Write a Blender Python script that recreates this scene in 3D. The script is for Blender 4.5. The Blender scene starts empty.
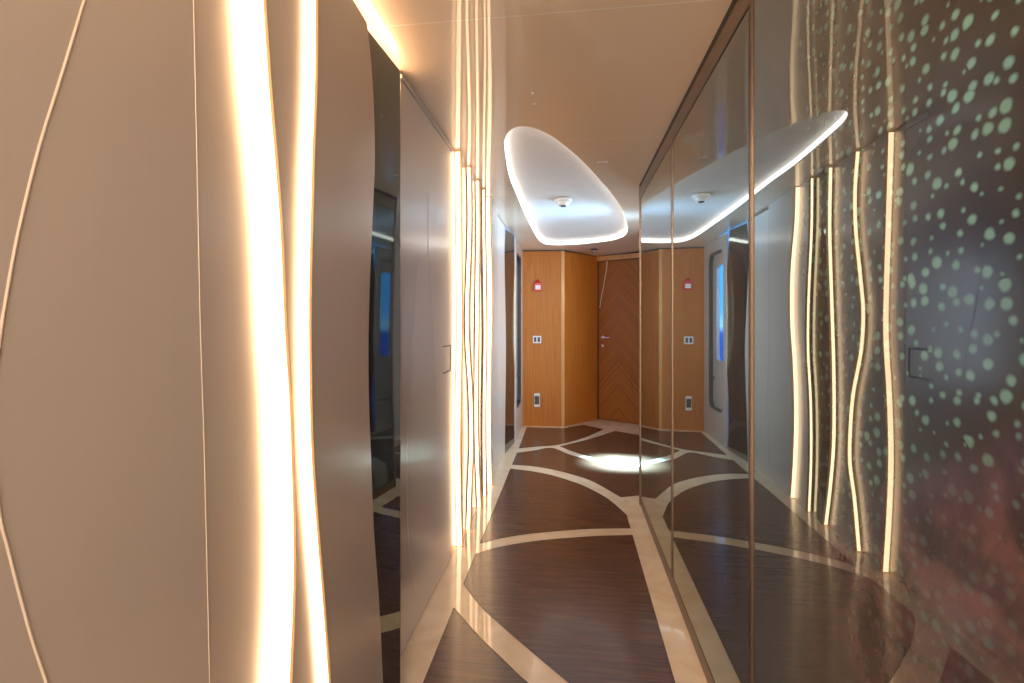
import bpy, bmesh, math
from mathutils import Vector
S = bpy.context.scene
# ---------------------------------------------------------------- camera, world, light, exposure
FPX, VPX, HOR, EYE = 470.0, 570.7, 321.0, 1.2
TH = math.atan((VPX-512)/FPX); SN, CS = math.sin(TH), math.cos(TH)
cam = bpy.data.cameras.new('camera'); camo = bpy.data.objects.new('camera', cam); S.collection.objects.link(camo)
camo.location = (0, 0, EYE); camo.rotation_euler = (math.pi/2, 0, TH)
cam.sensor_width = 36; cam.lens = 36*FPX/1024; cam.shift_y = -(341.5-HOR)/1024; cam.clip_start = .02
S.camera = camo
S.view_settings.view_transform = 'Standard'; S.view_settings.look = 'None'
S.view_settings.gamma = 1; S.view_settings.exposure = 1.75; S.view_settings.use_curve_mapping = False
w = bpy.data.worlds.new('world'); S.world = w; w.use_nodes = True
w.node_tree.nodes['Background'].inputs[0].default_value = (1.0, .80, .64, 1)   # warm ambient fill added through the open end behind the camera
w.node_tree.nodes['Background'].inputs[1].default_value = 2.1
LED = (1.0, .66, .39)
LED_POWER = 3.6
RING_POWER = 2.3
def area(name, loc, rot, sx, sy, col, e, spread=math.pi):
    l = bpy.data.lights.new(name, 'AREA'); l.shape = 'RECTANGLE'; l.size = sx; l.size_y = sy
    l.color = col; l.energy = e; l.spread = spread
    o = bpy.data.objects.new(name, l); S.collection.objects.link(o); o.location = loc; o.rotation_euler = rot; return o
# daylight falling in through the lobby's side window, a narrow low beam across the floor
area('daylight_through_window', (1.02, 4.06, 1.25), (0, math.radians(25), 0), .25, .16, (.28, .66, 1.0), 17, math.radians(20))
area('daylight_high', (1.02, 3.95, 1.75), (0, math.radians(105), 0), .25, .16, (.26, .58, 1.0), .9, math.radians(38))

area('daylight_side_glow', (1.03, 4.06, 1.2), (0, math.radians(90), 0), 1.0, .26, (.62, .82, 1.0), 7, math.radians(130))
area('fill_behind_camera', (.1, -.75, 2.05), (math.radians(35), 0, 0), .8, .5, (1.0, .80, .62), 10)  # unseen fill lamp, added to brighten the near panels

# ---------------------------------------------------------------- helpers
def link(o, parent=None):
    S.collection.objects.link(o)
    if parent is not None: o.parent = parent
    return o
def mesh(name, verts, faces, mats, parent=None, smooth=False, fm=None):
    me = bpy.data.meshes.new(name); me.from_pydata([tuple(v) for v in verts], [], faces)
    for m in (mats if isinstance(mats, (list, tuple)) else [mats]): me.materials.append(m)
    if fm:
        for p, i in zip(me.polygons, fm): p.material_index = i
    if smooth:
        for p in me.polygons: p.use_smooth = True
    me.update()
    return link(bpy.data.objects.new(name, me), parent)
def fix(o):
    b = bmesh.new(); b.from_mesh(o.data); bmesh.ops.recalc_face_normals(b, faces=b.faces); b.to_mesh(o.data); b.free(); return o
def from_bm(name, b, mats, parent=None, smooth=False):
    me = bpy.data.meshes.new(name); bmesh.ops.recalc_face_normals(b, faces=b.faces); b.to_mesh(me); b.free()
    for m in (mats if isinstance(mats, (list, tuple)) else [mats]): me.materials.append(m)
    if smooth:
        for p in me.polygons: p.use_smooth = True
    return link(bpy.data.objects.new(name, me), parent)
def bx(b, x0, x1, y0, y1, z0, z1, bev=0):
    r = bmesh.ops.create_cube(b, size=1)
    for v in r['verts']:
        v.co = Vector((x0+(v.co.x+.5)*(x1-x0), y0+(v.co.y+.5)*(y1-y0), z0+(v.co.z+.5)*(z1-z0)))
    if bev:
        es = list({e for v in r['verts'] for e in v.link_edges})
        bmesh.ops.bevel(b, geom=es, offset=bev, segments=2, affect='EDGES', profile=.5)
def box(name, x0, x1, y0, y1, z0, z1, m, parent=None, bev=0):
    b = bmesh.new(); bx(b, x0, x1, y0, y1, z0, z1, bev); return from_bm(name, b, m, parent)
def thing(name, label, cat, loc=(0, 0, 0), rz=0, group=None):
    o = bpy.data.objects.new(name, None); o.empty_display_size = .05; S.collection.objects.link(o)
    o.location = loc; o.rotation_euler = (0, 0, rz); o['label'] = label; o['category'] = cat
    if group: o['group'] = group
    return o
def tag(o, label, cat, group=None):
    o['label'] = label; o['category'] = cat
    if group: o['group'] = group
    return o
def struct(o, label=None, cat=None):
    o['kind'] = 'structure'
    if label: o['label'] = label
    if cat: o['category'] = cat
    return o
def wall_pt(px, py, X):                       # point of the plane x = X seen at a pixel
    u = (px-512)/FPX; D = X/(CS*u-SN)
    return (SN*u*D+CS*D, EYE-(py-HOR)/FPX*D)
def curve_of(pts, X, mirrored=False):         # wavy edge y(z) on a side wall
    XX = 2*XG-X if mirrored else X
    q = sorted((wall_pt(px, py, XX)[::-1] for px, py in pts))
    z = [a for a, b in q]; y = [b for a, b in q]
    def fn(t):
        if t <= z[0]: k = 0
        elif t >= z[-1]: k = len(z)-2
        else: k = max(i for i in range(len(z)-1) if z[i] <= t)
        def sl(i):
            a, b = max(0, i-1), min(len(z)-1, i+1); return (y[b]-y[a])/(z[b]-z[a])
        h = z[k+1]-z[k]; s = (t-z[k])/h
        if s < 0: return y[k]+sl(k)*h*s*.5
        if s > 1: return y[k+1]+sl(k+1)*h*(s-1)*.5
        return ((2*s**3-3*s*s+1)*y[k]+(s**3-2*s*s+s)*h*sl(k)+(-2*s**3+3*s*s)*y[k+1]+(s**3-s*s)*h*sl(k+1))
    return fn

# ---------------------------------------------------------------- materials
def mat(name, col, rough=.4, metal=0, coat=0, coat_rough=.05, spec=.5):
    m = bpy.data.materials.new(name); m.use_nodes = True; p = m.node_tree.nodes['Principled BSDF']
    p.inputs['Base Color'].default_value = (*col, 1); p.inputs['Roughness'].default_value = rough
    p.inputs['Metallic'].default_value = metal; p.inputs['Coat Weight'].default_value = coat
    p.inputs['Coat Roughness'].default_value = coat_rough; p.inputs['Specular IOR Level'].default_value = spec
    return m
def nt(m): return m.node_tree, m.node_tree.nodes['Principled BSDF']
def node(t, typ, **kw):
    n = t.nodes.new(typ)
    for k, v in kw.items():
        if k == 'inp':
            for a, b in v.items(): n.inputs[a].default_value = b
        else: setattr(n, k, v)
    return n
def ramp(t, stops):
    r = t.nodes.new('ShaderNodeValToRGB'); e = r.color_ramp.elements
    e[0].position, e[0].color = stops[0][0], (*stops[0][1], 1); e[1].position, e[1].color = stops[1][0], (*stops[1][1], 1)
    for p, c in stops[2:]:
        x = e.new(p); x.color = (*c, 1)
    return r
def math_(t, op, a, b=None, clamp=False):
    n = t.nodes.new('ShaderNodeMath'); n.operation = op; n.use_clamp = clamp
    for i, v in enumerate((a, b)):
        if v is None: continue
        if isinstance(v, (int, float)): n.inputs[i].default_value = v
        else: t.links.new(v, n.inputs[i])
    return n.outputs[0]
def mix(t, fac, a, b, mode='MIX'):
    n = t.nodes.new('ShaderNodeMix'); n.data_type = 'RGBA'; n.blend_type = mode
    for sock, v in ((n.inputs[0], fac), (n.inputs[6], a), (n.inputs[7], b)):
        if isinstance(v, (int, float)): sock.default_value = v
        elif isinstance(v, tuple): sock.default_value = (*v, 1)
        else: t.links.new(v, sock)
    return n.outputs[2]
def emit(name, col, e):
    m = bpy.data.materials.new(name); m.use_nodes = True; t = m.node_tree; t.nodes.clear()
    em = node(t, 'ShaderNodeEmission'); em.inputs[0].default_value = (*col, 1); em.inputs[1].default_value = e
    o = node(t, 'ShaderNodeOutputMaterial'); t.links.new(em.outputs[0], o.inputs[0]); return m

M = {}
# satin lacquer with a faint brushed variation
m = M['lacquer'] = mat('satin_lacquer', (.70, .60, .49), .27, .22, .25, .16)
t, p = nt(m); tc = node(t, 'ShaderNodeTexCoord'); mp = node(t, 'ShaderNodeMapping'); mp.inputs['Scale'].default_value = (60, 60, 1.5)
ns = node(t, 'ShaderNodeTexNoise', inp={'Scale': 2.0, 'Detail': 3}); t.links.new(tc.outputs['Object'], mp.inputs[0]); t.links.new(mp.outputs[0], ns.inputs[0])
r = ramp(t, [(.3, (.71, .615, .53)), (.7, (.72, .625, .54))]); t.links.new(ns.outputs[0], r.inputs[0]); t.links.new(r.outputs[0], p.inputs['Base Color'])
M['inlay'] = mat('pale_gold_inlay', (.86, .74, .60), .35, .2)
M['gold'] = mat('gold_lip', (.80, .56, .30), .3, .6)
M['gap'] = mat('shadow_gap', (.03, .022, .018), .6)
M['led'] = emit('warm_led', LED, LED_POWER)
M['led_far'] = emit('warm_led_soft', LED, LED_POWER*.62)
M['cove'] = emit('warm_cove_led', LED, 7.0)
M['ring'] = emit('white_led', (1.0, .93, .86), RING_POWER)
# ceiling lacquer, high gloss, with panel joints
m = M['ceiling'] = mat('glossy_ceiling_lacquer', (.86, .67, .49), .35, 0, .9, .02)
t, p = nt(m); p.inputs['Coat IOR'].default_value = 1.75
tc = node(t, 'ShaderNodeTexCoord'); sp = node(t, 'ShaderNodeSeparateXYZ'); t.links.new(tc.outputs['Object'], sp.inputs[0])
acc = None
for y in (.40, 1.37, 2.35, 3.27):
    d = math_(t, 'LESS_THAN', math_(t, 'ABSOLUTE', math_(t, 'SUBTRACT', sp.outputs[1], y)), .0022)
    acc = d if acc is None else math_(t, 'MAXIMUM', acc, d)
t.links.new(mix(t, acc, (.86, .67, .49), (.95, .86, .72)), p.inputs['Base Color'])  # joints coloured paler to paint in the gleam of their bevelled edges
M['dome'] = mat('matt_recess_paint', (.66, .60, .55), .5)
M['white'] = mat('white_plastic', (.82, .80, .77), .35)
M['dark'] = mat('dark_plastic', (.05, .05, .055), .35)
M['red'] = mat('red_plastic', (.72, .03, .03), .3)
M['steel'] = mat('brushed_steel', (.75, .73, .70), .22, 1)
M['bronze'] = mat('bronze_frame', (.20, .135, .09), .34, .85)
# marble
m = M['marble'] = mat('cream_marble', (.72, .60, .46), .12, 0, .5, .03)
t, p = nt(m); tc = node(t, 'ShaderNodeTexCoord'); ns = node(t, 'ShaderNodeTexNoise', inp={'Scale': 5, 'Detail': 8, 'Distortion': 1.6})
t.links.new(tc.outputs['Object'], ns.inputs[0]); r = ramp(t, [(.25, (.74, .54, .34)), (.75, (.90, .74, .53)), (.5, (.83, .64, .43))])
t.links.new(ns.outputs[0], r.inputs[0]); t.links.new(r.outputs[0], p.inputs['Base Color'])
# dark timber of the floor, grain across the corridor
def wood(name, dark, light, scale, sc, rough, coat=.3, cr=.15, chev=None):
    m = mat(name, light, rough, 0, coat, cr); t, p = nt(m); tc = node(t, 'ShaderNodeTexCoord')
    mp = node(t, 'ShaderNodeMapping'); mp.inputs['Scale'].default_value = scale
    ns = node(t, 'ShaderNodeTexNoise', inp={'Scale': sc, 'Detail': 7, 'Roughness': .62, 'Distortion': .35})
    t.links.new(tc.outputs['Object'], mp.inputs[0]); t.links.new(mp.outputs[0], ns.inputs[0])
    r = ramp(t, [(.32, dark), (.68, light)]); t.links.new(ns.outputs[0], r.inputs[0]); t.links.new(r.outputs[0], p.inputs['Base Color'])
    return m
M['floor_wood'] = wood('dark_oiled_timber', (.070, .029, .015), (.165, .076, .040), (3, 60, 1), 1.5, .26, .25, .12)
M['teak'] = wood('amber_teak_veneer', (.44, .125, .014), (.57, .185, .026), (45, 45, 1.2), 1.6, .42, .08, .2)
M['teak'].node_tree.nodes['Principled BSDF'].inputs['Specular IOR Level'].default_value = .3
M['teak_light'] = wood('teak_edge', (.52, .20, .04), (.68, .31, .08), (45, 45, 1.2), 1.6, .30, .3, .12)
# chevron veneer (door local x across, z up)
m = M['chevron'] = mat('chevron_veneer', (.45, .17, .05), .48, 0, .05, .2, .25); t, p = nt(m)
tc = node(t, 'ShaderNodeTexCoord'); sp = node(t, 'ShaderNodeSeparateXYZ'); t.links.new(tc.outputs['Object'], sp.inputs[0])
ax = math_(t, 'ABSOLUTE', math_(t, 'SUBTRACT', sp.outputs[0], .27))
dg = math_(t, 'ADD', sp.outputs[2], math_(t, 'MULTIPLY', ax, 1.15))
dp = math_(t, 'SUBTRACT', sp.outputs[2], math_(t, 'MULTIPLY', ax, .8))
strip = math_(t, 'FLOOR', math_(t, 'MULTIPLY', dg, 28))
wn = node(t, 'ShaderNodeTexWhiteNoise', noise_dimensions='1D'); t.links.new(strip, wn.inputs['W'])
cb = node(t, 'ShaderNodeCombineXYZ'); t.links.new(math_(t, 'MULTIPLY', dg, 90), cb.inputs[0]); t.links.new(math_(t, 'MULTIPLY', dp, 4), cb.inputs[1])
ns = node(t, 'ShaderNodeTexNoise', inp={'Scale': 1.3, 'Detail': 5}); t.links.new(cb.outputs[0], ns.inputs[0])
v = math_(t, 'ADD', math_(t, 'MULTIPLY', wn.outputs[0], .25), math_(t, 'MULTIPLY', ns.outputs[0], .6))
r = ramp(t, [(.15, (.24, .065, .009)), (.80, (.44, .140, .022))]); t.links.new(v, r.inputs[0]); t.links.new(r.outputs[0], p.inputs['Base Color'])
# printed mirror glass
def mirror_glass(name, printed):
    m = bpy.data.materials.new(name); m.use_nodes = True; t, p = nt(m)
    p.inputs['Roughness'].default_value = .5; p.inputs['Specular IOR Level'].default_value = .2
    if printed:
        tc = node(t, 'ShaderNodeTexCoord'); sp = node(t, 'ShaderNodeSeparateXYZ'); t.links.new(tc.outputs['Object'], sp.inputs[0])
        Y, Z = sp.outputs[1], sp.outputs[2]
        cb = node(t, 'ShaderNodeCombineXYZ'); t.links.new(Y, cb.inputs[0]); t.links.new(Z, cb.inputs[1])
        big = node(t, 'ShaderNodeTexNoise', inp={'Scale': 3.2, 'Detail': 3}); t.links.new(cb.outputs[0], big.inputs[0])
        fine = node(t, 'ShaderNodeTexNoise', inp={'Scale': 60, 'Detail': 4}); t.links.new(cb.outputs[0], fine.inputs[0])
        base = ramp(t, [(.30, (.010, .024, .027)), (.52, (.034, .022, .014)), (.66, (.010, .017, .034))]); t.links.new(big.outputs[0], base.inputs[0])
        basec = mix(t, math_(t, 'MULTIPLY', fine.outputs[0], .35), base.outputs[0], (.02, .022, .024))
        dy = math_(t, 'MULTIPLY', math_(t, 'SUBTRACT', Y, .67), 6.5); dz = math_(t, 'MULTIPLY', math_(t, 'SUBTRACT', Z, 1.23), 4.5)
        bl = math_(t, 'SUBTRACT', 1.0, math_(t, 'ADD', math_(t, 'MULTIPLY', dy, dy), math_(t, 'MULTIPLY', dz, dz)), True)
        basec = mix(t, math_(t, 'MULTIPLY', bl, .85), basec, (.012, .018, .055))
        # pale spots
        vo = node(t, 'ShaderNodeTexVoronoi', inp={'Scale': 43, 'Randomness': .85}); vo.feature = 'F1'; vo.voronoi_dimensions = '2D'
        wob = node(t, 'ShaderNodeTexNoise', inp={'Scale': 70, 'Detail': 1}); t.links.new(cb.outputs[0], wob.inputs[0])
        vsc = node(t, 'ShaderNodeVectorMath'); vsc.operation = 'MULTIPLY_ADD'; t.links.new(wob.outputs[1], vsc.inputs[0]); vsc.inputs[1].default_value = (.004, .004, 0); t.links.new(cb.outputs[0], vsc.inputs[2])
        t.links.new(vsc.outputs[0], vo.inputs[0])
        sepc = node(t, 'ShaderNodeSeparateColor'); t.links.new(vo.outputs['Color'], sepc.inputs[0])
        rad = math_(t, 'ADD', .16, math_(t, 'MULTIPLY', sepc.outputs[0], .24))
        spot = math_(t, 'MULTIPLY', math_(t, 'SUBTRACT', rad, vo.outputs['Distance']), 5.5, True)
        cl = node(t, 'ShaderNodeTexNoise', inp={'Scale': 7, 'Detail': 1}); t.links.new(cb.outputs[0], cl.inputs[0])
        zf = math_(t, 'MULTIPLY', math_(t, 'SUBTRACT', Z, .75), 1.6, True)
        amt = math_(t, 'MULTIPLY', math_(t, 'ADD', math_(t, 'MULTIPLY', math_(t, 'SUBTRACT', cl.outputs[0], .3), 2.0, True), .45), math_(t, 'ADD', math_(t, 'MULTIPLY', zf, .75), .15), True)
        nearf = math_(t, 'ADD', .45, math_(t, 'MULTIPLY', math_(t, 'SUBTRACT', 1.05, Y), 2.2, True), True)
        spotf = math_(t, 'MULTIPLY', math_(t, 'MULTIPLY', spot, amt, True), nearf)
        # plum coloured folded mass low down
        wv = node(t, 'ShaderNodeTexNoise', inp={'Scale': 5, 'Detail': 4, 'Distortion': .15}); t.links.new(cb.outputs[0], wv.inputs[0])
        edge = math_(t, 'ADD', math_(t, 'SUBTRACT', 1.13, math_(t, 'MULTIPLY', math_(t, 'SUBTRACT', Y, .53), .72)), math_(t, 'MULTIPLY', math_(t, 'SUBTRACT', wv.outputs[0], .5), .16))
        mass = math_(t, 'MULTIPLY', math_(t, 'SUBTRACT', edge, Z), 14, True)
        ry = math_(t, 'SUBTRACT', Y, .95); rz = math_(t, 'SUBTRACT', Z, .05)
        rr = math_(t, 'SQRT', math_(t, 'ADD', math_(t, 'MULTIPLY', ry, ry), math_(t, 'MULTIPLY', rz, rz)))
        an = math_(t, 'ARCTAN2', ry, rz)
        cb2 = node(t, 'ShaderNodeCombineXYZ'); t.links.new(math_(t, 'MULTIPLY', an, 3.2), cb2.inputs[0])
        t.links.new(math_(t, 'ADD', math_(t, 'MULTIPLY', rr, 17), math_(t, 'MULTIPLY', wv.outputs[0], 5.5)), cb2.inputs[1])
        fold = node(t, 'ShaderNodeTexNoise', inp={'Scale': 1.0, 'Detail': 3, 'Roughness': .5}); t.links.new(cb2.outputs[0], fold.inputs[0])
        sk3 = node(t, 'ShaderNodeCombineXYZ'); t.links.new(math_(t, 'MULTIPLY', an, 60), sk3.inputs[0]); t.links.new(math_(t, 'MULTIPLY', rr, 18), sk3.inputs[1])
        fib = node(t, 'ShaderNodeTexNoise', inp={'Scale': 1.0, 'Detail': 4, 'Roughness': .65}); t.links.new(sk3.outputs[0], fib.inputs[0])
        fsum = math_(t, 'ADD', math_(t, 'MULTIPLY', fold.outputs[0], .68), math_(t, 'MULTIPLY', fib.outputs[0], .32))
        mc = ramp(t, [(.36, (.016, .012, .011)), (.66, (.150, .070, .070)), (.5, (.070, .036, .036))]); t.links.new(fsum, mc.inputs[0])
        rim = math_(t, 'SUBTRACT', 1.0, math_(t, 'MULTIPLY', math_(t, 'SUBTRACT', edge, Z), 6, True))
        mcr = mix(t, math_(t, 'MULTIPLY', rim, .7), mc.outputs[0], (.075, .055, .11))
        c = mix(t, mass, basec, mcr)
        c = mix(t, math_(t, 'MULTIPLY', spotf, math_(t, 'SUBTRACT', 1, math_(t, 'MULTIPLY', mass, .55))), c, (.20, .47, .43))
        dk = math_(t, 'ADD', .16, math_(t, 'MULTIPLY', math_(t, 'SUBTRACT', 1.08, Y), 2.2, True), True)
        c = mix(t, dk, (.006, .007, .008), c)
        t.links.new(c, p.inputs['Base Color'])
        fac0, facr, tint = .03, .98, (.82, .89, .88)
    else:
        p.inputs['Base Color'].default_value = (.012, .010, .010, 1)
        fac0, facr, tint = .32, .30, (.74, .82, .80)
    lw = node(t, 'ShaderNodeLayerWeight', inp={'Blend': .5})
    fac = math_(t, 'ADD', fac0, math_(t, 'MULTIPLY', math_(t, 'POWER', lw.outputs['Facing'], 2.6), facr), True)
    g = node(t, 'ShaderNodeBsdfGlossy'); g.inputs['Color'].default_value = (*tint, 1); g.inputs['Roughness'].default_value = .012
    ms = node(t, 'ShaderNodeMixShader'); t.links.new(fac, ms.inputs[0]); t.links.new(p.outputs[0], ms.inputs[1]); t.links.new(g.outputs[0], ms.inputs[2])
    t.links.new(ms.outputs[0], t.nodes['Material Output'].inputs[0]); return m
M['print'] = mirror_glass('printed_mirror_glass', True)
M['smoke'] = mirror_glass('smoked_mirror', False)
m = M['pane'] = bpy.data.materials.new('clear_pane'); m.use_nodes = True; t = m.node_tree; t.nodes.clear()
a = node(t, 'ShaderNodeBsdfTransparent'); a.inputs[0].default_value = (.8, .9, 1, 1); b_ = node(t, 'ShaderNodeBsdfGlossy'); b_.inputs['Roughness'].default_value = .02
ms = node(t, 'ShaderNodeMixShader', inp={0: .02}); o = node(t, 'ShaderNodeOutputMaterial')
t.links.new(a.outputs[0], ms.inputs[1]); t.links.new(b_.outputs[0], ms.inputs[2]); t.links.new(ms.outputs[0], o.inputs[0])
m = M['outside'] = emit('marina_daylight', (.05, .35, .9), 1.1); t = m.node_tree; em = t.nodes['Emission']
tc = node(t, 'ShaderNodeTexCoord'); sp = node(t, 'ShaderNodeSeparateXYZ'); t.links.new(tc.outputs['Object'], sp.inputs[0])
mr = node(t, 'ShaderNodeMapRange', inp={'From Min': .3, 'From Max': 2.1}); t.links.new(sp.outputs[2], mr.inputs[0])
r = ramp(t, [(.0, (.01, .06, .30)), (1., (.03, .38, 1.0)), (.42, (.01, .10, .50)), (.47, (.30, .62, .95)), (.56, (.08, .42, .95))]); t.links.new(mr.outputs[0], r.inputs[0]); t.links.new(r.outputs[0], em.inputs[0])

# ---------------------------------------------------------------- dimensions
XG = .4515            # glass wall face
ZC, ZE, YB, YE = 2.095, 2.010, 3.20, 5.35
def zc(y): return ZC if y <= YB else ZC+(ZE-ZC)*(y-YB)/(YE-YB)
Y0 = -1.6
# ---------------------------------------------------------------- floor
fv, ff, fm = [], [], []
def poly(pts, z, mi):
    i = len(fv); fv.extend((x, y, z) for x, y in pts); ff.append(list(range(i, i+len(pts)))); fm.append(mi)
fv.extend([(x, y, z) for z in (-.05, 0) for x, y in ((-1.0, Y0), (1.4, Y0), (1.4, 6.3), (-1.0, 6.3))])
for q in ((4, 5, 6, 7), (3, 2, 1, 0), (0, 1, 5, 4), (1, 2, 6, 5), (2, 3, 7, 6), (3, 0, 4, 7)): ff.append(list(q)); fm.append(0)
def smooth_line(pts, n=5):
    out = []
    for i in range(len(pts)-1):
        p0, p1, p2, p3 = pts[max(0, i-1)], pts[i], pts[i+1], pts[min(len(pts)-1, i+2)]
        for k in range(n):
            s = k/n; out.append(tuple(.5*((2*p1[j])+(-p0[j]+p2[j])*s+(2*p0[j]-5*p1[j]+4*p2[j]-p3[j])*s*s+(-p0[j]+3*p1[j]-3*p2[j]+p3[j])*s**3) for j in (0, 1)))
    return out+[pts[-1]]
XL, XR = -.485, .343
A = smooth_line([(XL, 1.92), (-.35, 1.763), (-.235, 1.645), (-.144, 1.555), (.05, 1.385), (.2, 1.27), (XR, 1.17)]) + [(XR, Y0+.02), (XL, Y0+.02)]
Bl = smooth_line([(XL, 2.10), (-.379, 1.95), (-.255, 1.815), (-.14, 1.70), (-.012, 1.575), (.12, 1.46), (.25, 1.355), (XR, 1.29)])
Blo = smooth_line([(XL, 2.378), (-.373, 2.468), (-.166, 2.568), (.127, 2.655), (XR, 2.698)])
Bp = Bl + Blo[::-1]
Bup = smooth_line([(XL, 2.494), (-.36, 2.58), (-.173, 2.662), (.11, 2.746), (XR, 2.782)])
C3lo = smooth_line([(XL, 3.79), (-.30, 3.74), (-.132, 3.655), (.0, 3.55), (.117, 3.43), (.25, 3.224), (XR, 2.973)])
Cp = Bup + C3lo[::-1]
C3up = smooth_line([(XL, 3.89), (-.30, 3.87), (-.138, 3.80), (.03, 3.69), (.171, 3.55), (.337, 3.265)])
Dp = C3up + [(.46, 3.31), (.62, 3.34), (.95, 3.36), (1.0, 3.90)] + smooth_line([(.80, 3.93), (.557, 3.963), (.36, 4.01), (.198, 4.085), (-.006, 4.25), (-.177, 4.457), (-.328, 4.352), (XL, 4.250)])
Ep = [(-.49, 5.286), (-.08, 5.287), (.141, 5.49), (.36, 5.30)] + smooth_line([(.315, 5.20), (.15, 4.90), (-.107, 4.585), (-.30, 4.49), (-.484, 4.405)])
Fp = smooth_line([(-.105, 4.519), (.03, 4.343), (.195, 4.191), (.388, 4.065), (.562, 4.015), (.80, 3.98), (.98, 3.97)]) + [(.98, 4.93), (.709, 5.083), (.48, 5.227)] + smooth_line([(.40, 5.12), (.195, 4.841), (-.007, 4.62), (-.105, 4.519)])[:-1]
for P in (A, Bp, Cp, Dp, Ep, Fp):
    poly(P, .0006, 1)
    n = len(P)                       # thin dark joint round each inlay
    for i in range(n):
        (x0, y0), (x1, y1) = P[i], P[(i+1) % n]; l = math.hypot(x1-x0, y1-y0)
        if l < 1e-6: continue
        nx, ny = -(y1-y0)/l*.0013, (x1-x0)/l*.0013
        poly([(x0-nx, y0-ny), (x1-nx, y1-ny), (x1+nx, y1+ny), (x0+nx, y0+ny)], .0010, 2)
fl = mesh('floor', fv, ff, [M['marble'], M['floor_wood'], M['gap']], fm=fm)
me = fl.data
for pl in me.polygons:
    if pl.material_index and pl.normal.z < 0: pl.flip()
struct(fl)

# ---------------------------------------------------------------- ceiling with egg shaped light recess
ring_c = [(-.341, 2.436), (-.318, 2.28), (-.275, 2.18), (-.215, 2.152), (-.140, 2.205), (-.053, 2.36), (.065, 2.66), (.185, 3.03), (.36, 3.60), (.470, 4.10),
          (.525, 4.50), (.520, 4.74), (.440, 4.90), (.304, 5.00), (.04, 5.10), (-.20, 5.10), (-.295, 4.98), (-.335, 4.72), (-.355, 4.30), (-.372, 3.80), (-.380, 3.35), (-.378, 2.90)]
ring = []
n = len(ring_c)
for i in range(n):
    P = [ring_c[(i+k-1) % n] for k in range(4)]
    for k in range(6):
        s = k/6; ring.append(tuple(.5*((2*P[1][j])+(-P[0][j]+P[2][j])*s+(2*P[0][j]-5*P[1][j]+4*P[2][j]-P[3][j])*s*s+(-P[0][j]+3*P[1][j]-3*P[2][j]+P[3][j])*s**3) for j in (0, 1)))
# split at YB
n = len(ring); ins = []
for i in range(n):
    a, b2 = ring[i], ring[(i+1) % n]; ins.append(a)
    if (a[1]-YB)*(b2[1]-YB) < 0:
        s = (YB-a[1])/(b2[1]-a[1]); ins.append((a[0]+(b2[0]-a[0])*s, YB))
ring = ins; n = len(ring)
cr = [i for i in range(n) if abs(ring[i][1]-YB) < 1e-9]
near = []; far = []
k0 = [i for i in cr if ring[i][0] < 0][0]; k1 = [i for i in cr if ring[i][0] > 0][0]
i = k0
while True:
    near.append(ring[i]);
    if i == k1: break
    i = (i+1) % n
i = k1
while True:
    far.append(ring[i])
    if i == k0: break
    i = (i+1) % n
CX0, CX1 = -.70, 1.35
v = []; f = []
def addp(pts):
    i = len(v); v.extend((x, y, zc(y)) for x, y in pts); f.append(list(range(i, i+len(pts))))
addp([(CX0, Y0), (CX1, Y0), (CX1, YB)] + near[::-1] + [(CX0, YB)])
addp([(CX0, YB)] + far[::-1] + [(CX1, YB), (CX1, 6.3), (CX0, 6.3)])
ce = mesh('ceiling', v, f, M['ceiling'])
for pl in ce.data.polygons:
    if pl.normal.z > 0: pl.flip()
struct(ce)
# the recessed light: lit rim and matt inner plate
cl = thing('ceiling_light', 'large egg-shaped recess in the ceiling with a glowing white rim', 'ceiling light', (.07, 3.7, zc(3.7)))
o3 = Vector(cl.location)
H = .055
v = []; f = []
for i, (x, y) in enumerate(ring): v += [Vector((x, y, zc(y)))-o3, Vector((x, y, zc(y)+.008))-o3]
for i in range(n):
    a = 2*i; b2 = 2*((i+1) % n); f.append((a, b2, b2+1, a+1))
fix(mesh('rim_lip', v, f, M['white'], cl))
v = []; f = []
for i, (x, y) in enumerate(ring): v += [Vector((x, y, zc(y)+.008))-o3, Vector((x, y, zc(y)+.040))-o3]
for i in range(n):
    a = 2*i; b2 = 2*((i+1) % n); f.append((a, b2, b2+1, a+1))
mesh('light_strip', v, f, M['ring'], cl)
v = []; f = []; cx, cy = .03, 3.75
RN = 14                                   # shallow dome: rises from the strip towards the middle
for k in range(RN+1):
    s = 1-k/RN*.999
    for (x, y) in ring:
        X_, Y_ = cx+(x-cx)*s, cy+(y-cy)*s
        zz = zc(Y_)+.040+.02*(1-s**4) if False else zc(Y_)+.040+.018*(1-s**3)
        v.append(Vector((X_, Y_, zz))-o3)
for k in range(RN):
    for i in range(n):
        a = k*n+i; b2 = k*n+(i+1) % n; f.append((a, b2, b2+n, a+n))
pl_ = mesh('recess_plate', v, f, M['dome'], cl, smooth=True)

def lathe(name, prof, m, parent=None, seg=32, smooth=True, axis='z'):
    v = []; f = []
    for r_, z in prof:
        for k in range(seg):
            a = 2*math.pi*k/seg; c3 = (r_*math.cos(a), r_*math.sin(a), z)
            v.append(c3 if axis == 'z' else (c3[0], c3[2], c3[1]) if axis == 'y' else (c3[2], c3[0], c3[1]))
    for j in range(len(prof)-1):
        for k in range(seg): f.append((j*seg+k, j*seg+(k+1) % seg, (j+1)*seg+(k+1) % seg, (j+1)*seg+k))
    f.append(list(range(seg))); f.append([(len(prof)-1)*seg+k for k in range(seg)])
    return fix(mesh(name, v, f, m, parent, smooth))
zt = zc(3.64)+.054
sd = thing('smoke_detector', 'white round smoke detector on the plate of the egg-shaped ceiling light', 'smoke detector', (-.055, 3.62, zt))
lathe('base', [(.060, 0), (.064, -.004), (.064, -.018), (.058, -.022)], M['white'], sd)
lathe('sensor_head', [(.046, -.022), (.048, -.030), (.040, -.044), (.026, -.050)], M['white'], sd)
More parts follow.
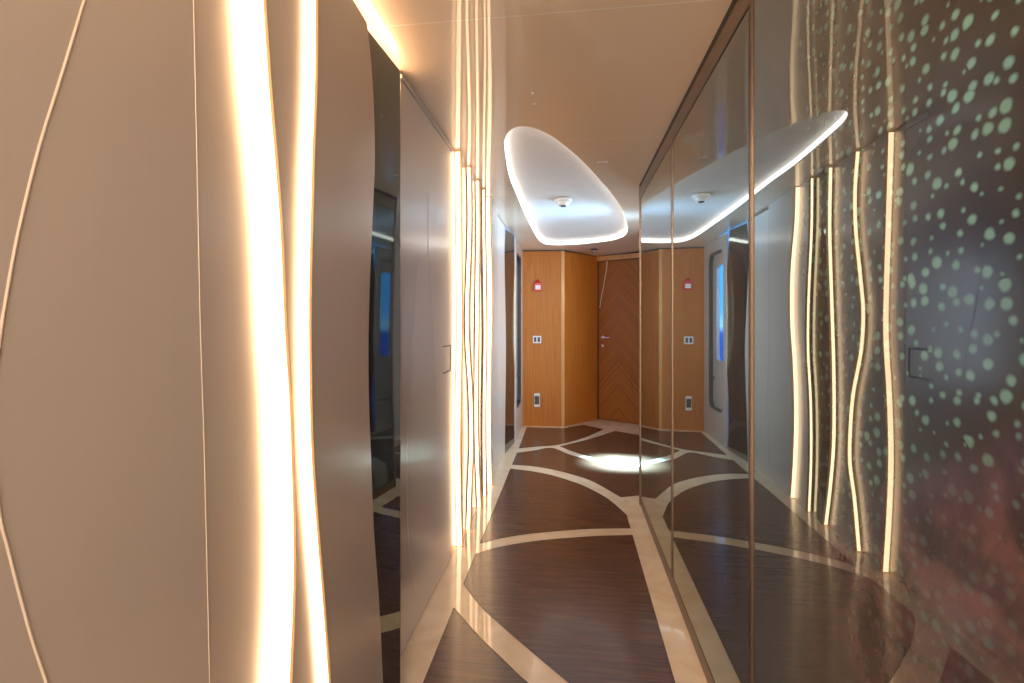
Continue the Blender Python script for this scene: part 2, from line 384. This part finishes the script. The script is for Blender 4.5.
lathe('sensor_window', [(.022, -.050), (.020, -.056), (.008, -.058)], M['dark'], sd)
sk = thing('sprinkler', 'small dark ceiling sprinkler just in front of the chevron wood door', 'sprinkler', (.26, 5.36, zc(5.36)))
lathe('base_plate', [(.04, 0), (.042, -.004), (.034, -.010)], M['dark'], sk, 20)
lathe('nozzle', [(.012, -.008), (.010, -.030), (.006, -.034)], M['steel'], sk, 12)
lathe('deflector', [(.022, -.034), (.024, -.037), (.012, -.039)], M['dark'], sk, 16)
sp_ = thing('ceiling_vent', 'tiny pale slot fitting in the ceiling right of the egg-shaped light', 'vent', (.178, 2.69, ZC))
b = bmesh.new(); bx(b, -.030, .030, -.010, .010, -.004, 0, .0015); from_bm('cover', b, M['white'], sp_)
b = bmesh.new(); bx(b, -.022, .022, -.002, .002, -.0048, -.0038); from_bm('slot', b, M['dark'], sp_)
for k, (x, y, lab) in enumerate(((-.150, 1.84, 'tiny pale round stud in the ceiling, the nearer of a pair'), (-.150, 1.93, 'tiny pale round stud in the ceiling, the farther of a pair'))):
    s_ = lathe('ceiling_stud', [(.006, 0), (.0055, -.003), (.002, -.0042)], M['white'], None, 12); s_.location = (x, y, ZC)
    tag(s_, lab, 'stud', 'ceiling studs')

# ---------------------------------------------------------------- shell
struct(box('wall_left', -.72, -.655, Y0, 4.40, 0, 2.12, M['lacquer']))
struct(box('wall_lobby', 1.35, 1.42, Y0, 6.3, 0, 2.12, M['lacquer']))
# thin backing of the glass wall and lobby return
struct(box('wall_right', XG+.012, XG+.06, Y0, 3.155, 0, 2.094, M['gap']))
b = bmesh.new()
bx(b, XG+.06, 1.35, 3.10, 3.155, 0, 2.094)
struct(from_bm('wall_return', b, M['lacquer']))

# ---------------------------------------------------------------- wavy wall panels
NZ = 44
def panel(name, yl, yr, xl, xr, z0, z1, m, label, group=None, led=None, cat='wall panel', thick=.02, lip=True, root=None, ns=6):
    """front face from edge curve yl(z) (offset xl) to yr(z) (offset xr)"""
    ybase = yl(.0); top = root or thing(name, label, cat, (xl, ybase, z0), 0, group)
    o3 = Vector(top.location); v = []; f = []
    for i in range(NZ+1):
        z = z0+(z1-z0)*i/NZ; a, b2 = yl(z), yr(z)
        for j in range(ns+1):
            s = j/ns; v.append(Vector((xl+(xr-xl)*s, a+(b2-a)*s, z))-o3)
        for j in range(ns+1):
            s = 1-j/ns; v.append(Vector((xl+(xr-xl)*s-thick, a+(b2-a)*s, z))-o3)
    R = 2*(ns+1)
    for i in range(NZ):
        for j in range(R):
            f.append((i*R+j, i*R+(j+1) % R, (i+1)*R+(j+1) % R, (i+1)*R+j))
    f.append(list(range(R))); f.append([NZ*R+j for j in range(R)])
    fix(mesh('panel_face', v, f, m, top))
    if lip:                                  # gold edge bead on the proud edge
        strip_('edge_bead', yl, xl+.001, xl-(.005 if xl > -.55 else .011), z0, z1, M['gold'], top, o3, -.0012)
    if led:
        strip_('led_strip', yl, xl-(.005 if xl > -.55 else .011), xl-led, z0+.004, z1-.004, M['led_far'] if xl < -.55 else M['led'], top, o3, -.0015)
    return top
def strip_(name, yl, x0, x1, z0, z1, m, parent, o3, dy):
    v = []; f = []
    for i in range(NZ+1):
        z = z0+(z1-z0)*i/NZ; y = yl(z)+dy
        for x, q in ((x0, y), (x1, y), (x1, y+.0011), (x0, y+.0011)): v.append(Vector((x, q, z))-o3)
    for i in range(NZ):
        for j in range(4): f.append((i*4+j, i*4+(j+1) % 4, i*4+4+(j+1) % 4, i*4+4+j))
    f.append((0, 1, 2, 3)); f.append(tuple(NZ*4+j for j in range(4)))
    return fix(mesh(name, v, f, m, parent))
def groove(name, pts, X, parent, width=.0032, m=None, label=None):
    o3 = Vector(parent.location); c = smooth_line([wall_pt(px, py, X) for px, py in pts], 5); v = []; f = []
    for i, (y, z) in enumerate(c):
        a = c[max(0, i-1)]; b2 = c[min(len(c)-1, i+1)]; l = math.hypot(b2[0]-a[0], b2[1]-a[1]) or 1
        ny, nz = -(b2[1]-a[1])/l*width/2, (b2[0]-a[0])/l*width/2
        for q in (-1, 1):
            v.append(Vector((X+.0004, y+ny*q, z+nz*q))-o3)
        v.append(Vector((X+.0012, y, z))-o3)
    for i in range(len(c)-1):
        a = 3*i; f.append((a, a+3, a+5, a+2)); f.append((a+2, a+5, a+4, a+1))
    return mesh(name, v, f, m or M['inlay'], parent)
XN = -.515
e_seam = curve_of([(193, 0), (196, 135), (198, 230), (200, 328), (204, 456), (209.5, 683)], XN)
e2 = curve_of([(266, 0), (272, 90), (278, 160), (283, 228), (288, 340), (292, 400), (294, 456), (296, 530), (295.5, 600), (292, 683)], XN+.012)
e3 = curve_of([(318, 0), (317.5, 80), (315, 150), (313, 228), (311.5, 300), (312, 380), (314, 456), (320, 540), (325, 600), (331, 683)], XN+.022)
e4 = curve_of([(364, 0), (371, 60), (374, 110), (375, 160), (373, 210), (370, 280), (368.5, 340), (369, 400), (371, 456), (374, 530), (379, 600), (383, 683)], XN+.010)
ZN = 1.955
P0 = panel('wall_cladding', lambda z: -.9, lambda z: e_seam(z)-.0012, XN, XN, 0, ZN, M['lacquer'], 'large flat cream wall panel nearest the camera with a long curved inlay line', None, None, lip=False)
groove('inlay_line', [(84, 0), (60.6, 77), (38, 150), (18.5, 230), (8, 285), (-2, 350), (-7, 420), (-2, 505), (8, 550), (20, 597), (32, 640), (47, 685)], XN, P0)
groove('seam_highlight', [(193, -5), (196, 135), (198, 230), (200, 328), (204, 456), (209.5, 690)], XN, P0, .0016)  # pale ribbon painting the highlight that runs down the seam
P1 = panel('wall_cladding', lambda z: e_seam(z)+.0008, lambda z: e2(z)+.004, XN, XN-.022, 0, ZN, M['lacquer'], 'narrow cream wall panel right of the thin seam, washed by the brightest light strip', None, None, lip=False)
P2 = panel('wall_cladding', e2, lambda z: e3(z)+.003, XN+.012, XN+.003, 0, ZN, M['lacquer'], 'thin tapering wavy cream wall slat between the two brightest light strips', None, .034, thick=.012)
P3 = panel('wall_cladding', e3, e4, XN+.022, XN+.010, 0, 1.945, M['lacquer'], 'wavy-edged cream wall panel just left of the near smoked mirror', None, .020, thick=.012)
# smoked mirror slat, tilted, between near panels and cabin door
tag(panel('wall_mirror', lambda z: e4(z)-.05, lambda z: 1.402, -.5435, -.524, 0, 1.975, M['smoke'], 'tall near smoked mirror slat left of the cream cabin door', None, None, lip=False, thick=.006),
    'tall near smoked mirror slat left of the cream cabin door', 'mirror')
box_ = struct(box('wall_left', -.655, -.545, -.9, 1.40, 0, 1.94, M['gap']))
struct(box('wall_left', -.655, -.602, 1.402, 1.607, 0, 1.99, M['lacquer']))
# cove light above the near panels
cv = thing('cove_light', 'warm light strip hidden along the ceiling above the near wall panels', 'cove light', (-.60, .3, 2.02))
b = bmesh.new(); bx(b, -.045, .0, -1.2, 1.305, -.02, .0); from_bm('light_channel', b, M['lacquer'], cv)
b = bmesh.new(); bx(b, -.030, -.008, -1.19, 1.30, .0, .007); from_bm('led_strip', b, M['cove'], cv)

# ---------------------------------------------------------------- flush cabin door
XD = -.60
d1 = bpy.data.objects.new('door_1', None); S.collection.objects.link(d1); d1.location = (XD, 1.61, 0)
struct(d1, 'cream flush cabin door with a square recessed pull beside the light strips', 'door')
o3 = Vector(d1.location)
b = bmesh.new(); bx(b, -.03, 0, 0, .722, .004, 2.062, .0015); dl = from_bm('door_leaf', b, M['lacquer'], d1)
def pull(yc, zc_, parent, o3):
    b = bmesh.new(); y0, y1, z0, z1 = yc-.105-o3.y, yc+.036-o3.y, zc_-.066, zc_+.066
    for q in ((y0, y1, z0, z0+.006), (y0, y1, z1-.006, z1), (y1-.009, y1, z0, z1)): bx(b, -.001, .0014, *q)
    from_bm('handle', b, M['gap'], parent)
pull(2.275, 1.015, d1, o3)
groove('inlay_line', [(417.5, 262), (414, 310), (411, 360), (408.5, 410), (407, 464), (408, 532), (411, 560), (416, 590)], XD, d1, .003)
groove('inlay_line', [(428, 190), (428, 262), (430, 310), (433, 352), (436, 420)], XD, d1, .0018)
box('hinge_cap', -.004, .004, .695, .718, .02, .045, M['gold'], d1)
struct(box('wall_left', -.655, XD-.002, 1.61, 2.336, 2.068, 2.094, M['lacquer']))
struct(box('trim_1', XD-.004, XD+.004, 1.61, 2.34, 2.064, 2.078, M['lacquer']))

# ---------------------------------------------------------------- lit slats beyond the door
def me_(pts): return curve_of(pts, -.565, True)
s1 = me_([(886, 130), (883, 228), (880.7, 311), (881, 345), (884, 395), (885.6, 456), (884, 510), (880.6, 568)])
s2 = me_([(854, 148), (851, 190), (851.5, 228), (856, 275), (859, 311), (857, 350), (849, 395), (846, 435), (846, 465), (850, 495), (855, 552)])
s3 = me_([(827, 165), (826, 228), (828, 300), (830, 370), (830, 440), (827, 482), (822, 527)])
s4 = me_([(809, 178), (808.5, 228), (805.5, 300), (805, 350), (807.5, 400), (808, 456), (806, 512)])
s5 = me_([(794, 187), (793, 220), (789, 270), (788.5, 320), (791, 361), (792.5, 410), (791.5, 456), (789, 498)])
s6 = me_([(765, 205), (765, 260), (766, 330), (764, 400), (766, 470)])
s7 = me_([(744, 222), (746, 250), (743.5, 310), (742, 350), (744, 420), (745, 456)])
s8 = curve_of([(729, 235), (727, 262), (724.5, 300), (724, 340), (727.5, 385), (728.5, 417), (727, 452)], -.545, True)
ZS = 2.088
def off(fn, d): return lambda z: fn(z)+d
g = 'wavy light slats beyond the cabin door'
LD = .034
panel('wall_cladding', lambda z: 2.338, off(s1, .004), -.601, -.603, 0, ZS, M['lacquer'], 'narrow cream wall slat between the cabin door and the first light strip', g, None, 'wall slat', lip=False)
panel('wall_cladding', s1, off(s2, .004), -.565, -.603, 0, ZS, M['lacquer'], 'cream wavy slat with the first and widest light strip after the cabin door', g, LD, 'wall slat', .012)
panel('wall_cladding', s2, off(s3, .004), -.565, -.603, 0, ZS, M['lacquer'], 'cream slat whose light strip bulges in a deep wave, second after the cabin door', g, LD-.006, 'wall slat', .012)
panel('wall_mirror', s3, off(s4, .004), -.565, -.600, 0, ZS, M['smoke'], 'lit smoked mirror slat among the cream light slats', None, LD-.006, 'mirror', .012)
panel('wall_cladding', s4, off(s5, .004), -.565, -.600, 0, ZS, M['lacquer'], 'narrowest cream slat with a thin light strip, right after the lit smoked mirror', g, LD-.010, 'wall slat', .012)
panel('wall_cladding', s5, off(s6, -.001), -.565, -.590, 0, ZS, M['lacquer'], 'wide cream slat with the last light strip before the dark bronze mirror', g, LD, 'wall slat', .012)
panel('wall_cladding', off(s6, .001), off(s7, .004), -.590, -.590, 0, 2.05, M['lacquer'], 'plain unlit cream slat just before the far wavy smoked mirror', g, None, 'wall slat', lip=False)
panel('wall_mirror', s7, s8, -.592, -.549, 0, 2.035, M['smoke'], 'far wavy smoked mirror slat near the wooden end wall', None, None, 'mirror', lip=False)

# ---------------------------------------------------------------- side door with rounded porthole opening (left, by the end wall)
XP = -.542
def rrect(y0, y1, z0, z1, r_, n_=7):
    out = []
    for cy_, cz_, a0 in ((y1-r_, z1-r_, 0), (y0+r_, z1-r_, 90), (y0+r_, z0+r_, 180), (y1-r_, z0+r_, 270)):
        for k in range(n_+1):
            a = math.radians(a0+90*k/n_); out.append((cy_+r_*math.cos(a), cz_+r_*math.sin(a)))
    return out
d2 = bpy.data.objects.new('door_2', None); S.collection.objects.link(d2); d2.location = (XP, 4.62, 0)
struct(d2, 'pale side door with a rounded opening and a tall blue window by the end wall', 'door'); o3 = Vector(d2.location)
def frame(name, outer, inner, x0, x1, m, parent, o3):
    """extruded ring between two loops of equal count"""
    n_ = len(inner); v = []; f = []
    for x in (x0, x1):
        for L in (outer, inner):
            v += [Vector((x, y, z))-o3 for y, z in L]
    for i in range(n_):
        j = (i+1) % n_
        f += [(i, j, n_+j, n_+i), (2*n_+i, 2*n_+j, 3*n_+j, 3*n_+i), (i, j, 2*n_+j, 2*n_+i), (n_+i, n_+j, 3*n_+j, 3*n_+i)]
    return fix(mesh(name, v, f, m, parent))
def rect_loop(inner, y0, y1, z0, z1):
    out = []
    n_ = len(inner)//4
    cor = ((y1, z1), (y0, z1), (y0, z0), (y1, z0))
    for k in range(4):
        out += [cor[k]]*n_
    # move first/last of every corner group so that sides are covered
    return out
hole = rrect(4.70, 5.20, .30, 1.90, .10)
s8e = [(s8(z), z) for y, z in hole]
outer = []
for i, (y, z) in enumerate(hole):
    q = i//8
    outer.append(((5.35, 2.02), (4.62, 2.02), (4.62, 0), (5.35, 0))[q])
frame('door_frame', outer, hole, XP, XP-.02, M['lacquer'], d2, o3)
frame('rubber_seal', hole, rrect(4.715, 5.185, .315, 1.885, .088), XP-.004, XP-.07, M['dark'], d2, o3)
win = rrect(4.80, 5.06, .80, 1.76, .05)
lo = rrect(4.715, 5.185, .315, 1.885, .088)
frame('door_leaf', lo, win, XP-.045, XP-.075, M['lacquer'], d2, o3)
i0 = [Vector((XP-.055, y, z))-o3 for y, z in win]
mesh('pane', i0, [list(range(len(i0)))], M['pane'], d2)
b = bmesh.new(); bx(b, -.044, -.030, .505, .525, .585, .625, .003); bx(b, -.034, -.026, .47, .53, .598, .610, .003); from_bm('handle', b, M['dark'], d2)
v = [(-.80, 4.3, .0), (-.80, 6.24, .0), (-.80, 6.24, 2.4), (-.80, 4.3, 2.4)]
struct(mesh('outside_view', v, [(0, 1, 2, 3)], M['outside']))

# ---------------------------------------------------------------- wooden end wall, chevron door
def plank_wall(name, p0, p1, z0, z1, m, thick=.03):
    d = Vector((p1[0]-p0[0], p1[1]-p0[1], 0)); l = d.length; ang = math.atan2(d.y, d.x)
    b = bmesh.new(); bx(b, 0, l, 0, thick, z0, z1); o = from_bm(name, b, m); o.location = (p0[0], p0[1], 0); o.rotation_euler = (0, 0, ang); return o, l
we, _ = plank_wall('wall_end', (-.60, 5.35), (-.07, 5.383), 0, 1.996, M['teak']); struct(we)
c_, _ = plank_wall('trim_2', (-.105, 5.3803), (-.07, 5.3822), 0, 1.996, M['teak_light'], .004); c_.location.y -= .004; struct(c_)
wa, _ = plank_wall('wall_angle', (-.07, 5.383), (.325, 5.826), 0, 1.99, M['teak']); struct(wa)
dk, _ = plank_wall('trim_3', (-.60, 5.353), (-.07, 5.386), 1.996, 2.03, M['gap']); struct(dk)
dk, _ = plank_wall('trim_4', (-.07, 5.386), (.325, 5.829), 1.985, 2.03, M['gap']); struct(dk)
pc, pe = Vector((.325, 5.826, 0)), Vector((.781, 5.56, 0)); dd = (pe-pc).normalized(); ang = math.atan2(dd.y, dd.x)
d3 = bpy.data.objects.new('door_3', None); S.collection.objects.link(d3); d3.location = pc; d3.rotation_euler = (0, 0, ang)
struct(d3, 'amber wooden door with chevron veneer, lever handle and a curved inlay', 'door')
box('door_leaf', .012, .80, .008, .048, .006, 1.925, M['chevron'], d3, .001)
def lbox(name, x0, x1, y0, y1, z0, z1, m): return box(name, x0, x1, y0, y1, z0, z1, m, d3)
lbox('door_header', -.25, 1.1, -.012, .05, 1.930, 1.985, M['teak_light'])
lbox('jamb', -.02, .010, .0, .05, 0, 1.93, M['gap'])
lbox('shadow_gap', -.25, 1.1, .0, .05, 1.985, 2.03, M['gap'])
lbox('jamb', .802, 1.1, .0, .05, 0, 1.93, M['teak'])
# inlay line, local coords
c = smooth_line([(.128, 1.925), (.115, 1.82), (.085, 1.66), (.05, 1.50), (.028, 1.36)], 5); v = []; f = []
for i, (x, z) in enumerate(c):
    v += [(x-.004, .0065, z), (x+.004, .0065, z)]
for i in range(len(c)-1): f.append((2*i, 2*i+2, 2*i+3, 2*i+1))
mesh('inlay_line', v, f, M['inlay'], d3)
hd = lathe('handle', [(.024, 0), (.025, -.006), (.022, -.009)], M['steel'], d3, 24, axis='y'); hd.location = (.065, .008, 1.0)
b = bmesh.new(); bx(b, -.008, .008, -.05, -.009, -.008, .008, .002); bx(b, -.008, .115, -.056, -.042, -.008, .008, .004); from_bm('lever', b, M['steel'], hd)
kh = lathe('keyhole_cover', [(.018, 0), (.018, -.005), (.014, -.007)], M['steel'], d3, 20, axis='y'); kh.location = (.065, .008, .90)
struct(box('light_block_back', -.72, 1.42, 6.24, 6.32, 0, 2.12, M['gap']))  # unseen block added behind the end wall to stop world light leaking through
struct(box('wall_left', -.71, -.66, 5.40, 6.3, 0, 2.12, M['gap']))  # unseen side block, also added to keep world light out
# wall devices on the end wall (local frame at wall face)
we_a = math.atan2(.033, .53)
def dev(px, py):
    u = (px-512)/FPX; D = 5.36; 
    for _ in range(6):
        X_ = CS*u*D-SN*D; D = (5.35+(X_+.60)*.0623)/(SN*u+CS)
    return Vector((CS*u*D-SN*D, SN*u*D+CS*D-.0005, EYE-(py-HOR)/FPX*D))
fa = thing('fire_call_point', 'red fire alarm call point with a beacon on the wooden end wall', 'fire alarm', dev(538, 287), we_a)
box('housing', -.045, .045, -.032, 0, -.048, .048, M['red'], fa, .006)
box('press_plate', -.030, .030, -.036, -.030, -.030, .018, M['white'], fa, .002)
bc = lathe('beacon', [(.026, .048), (.026, .056), (.018, .074), (.008, .082)], M['red'], fa, 20); bc.location = (0, -.018, 0)
sw = thing('light_switch', 'white double light switch on the wooden end wall below the alarm', 'switch', dev(537, 339.5), we_a)
box('face_plate', -.048, .048, -.008, 0, -.042, .042, M['white'], sw, .003)
for x in (-.021, .021): box('rocker', x-.013, x+.013, -.013, -.007, -.027, .027, M['dark'], sw, .002)
so = thing('wall_socket', 'tall wall socket plate low on the wooden end wall', 'socket', dev(537, 400), we_a)
box('face_plate', -.032, .032, -.008, 0, -.078, .078, M['white'], so, .004)
box('socket_insert', -.026, .026, -.013, -.007, -.048, .048, M['dark'], so, .003)
for z in (-.022, .022):
    for x in (-.010, .010): box('socket_pin_hole', x-.003, x+.003, -.0135, -.0125, z-.006, z+.006, M['gap'], so)

# lobby side beyond the glass wall, with the window the daylight comes in by
XW = 1.08
b = bmesh.new()
bx(b, XW, XW+.05, 3.155, 3.88, 0, 2.09); bx(b, XW, XW+.05, 4.24, 5.42, 0, 2.06); bx(b, XW, XW+.05, 3.88, 4.24, 0, .5); bx(b, XW, XW+.05, 3.88, 4.24, 1.95, 2.08)
struct(from_bm('wall_right', b, M['lacquer']))
w1 = bpy.data.objects.new('window_1', None); S.collection.objects.link(w1); w1.location = (XW, 4.06, .5); struct(w1)
b = bmesh.new()
for q in ((-.18, -.15, 0, 1.45), (.15, .18, 0, 1.45), (-.15, .15, 0, .03), (-.15, .15, 1.42, 1.45)): bx(b, -.006, .05, *q)
from_bm('window_frame', b, M['steel'], w1)
b = bmesh.new(); bx(b, .02, .024, -.15, .15, .03, 1.42); from_bm('pane', b, M['pane'], w1)
struct(mesh('outside_view', [(1.28, 3.5, 0), (1.28, 4.8, 0), (1.28, 4.8, 2.3), (1.28, 3.5, 2.3)], [(3, 2, 1, 0)], M['outside']))

# ---------------------------------------------------------------- printed mirror wall on the right
ys = [-1.0, .29, 1.245, 2.175, 3.15]
labs = ['printed mirror panel at the right edge, mostly behind the camera', 'nearest printed mirror panel, dense with teal spots above plum folds, at far right',
        'middle printed mirror panel between two bronze posts', 'farthest printed mirror panel ending at the wood door']
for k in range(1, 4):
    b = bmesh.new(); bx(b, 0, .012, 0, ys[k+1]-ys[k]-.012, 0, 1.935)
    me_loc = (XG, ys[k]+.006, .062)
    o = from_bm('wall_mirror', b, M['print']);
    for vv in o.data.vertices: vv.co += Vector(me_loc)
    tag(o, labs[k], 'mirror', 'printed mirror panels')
for k, y in enumerate(ys[1:]):
    b = bmesh.new(); bx(b, XG-.004, XG+.012, y-.0065, y+.0065, .055, 2.012, .001)
    if k == 3: bx(b, XG-.006, XG+.062, y-.004, y+.014, 0, 2.094, .001)
    struct(from_bm('trim_%d' % (5+k), b, M['bronze']))
    b = bmesh.new(); bx(b, XG-.0045, XG+.0, y+.0065, y+.0105, .062, 2.0)
    if k < 3: struct(from_bm('trim_%d' % (25+k), b, M['gap']))
struct(box('trim_9', XG-.002, XG+.012, Y0, 3.15, 2.004, 2.072, M['bronze']))
struct(box('trim_10', XG+.0005, XG+.012, Y0, 3.15, 1.997, 2.004, M['gap']))
struct(box('trim_11', XG-.003, XG+.012, Y0, 3.165, 2.072, 2.095, M['gap']))
struct(box('baseboard_right', XG-.001, XG+.012, Y0, 3.15, 0.0005, .056, M['bronze']))
struct(box('trim_12', XG+.0005, XG+.012, Y0, 3.15, .056, .062, M['gap']))
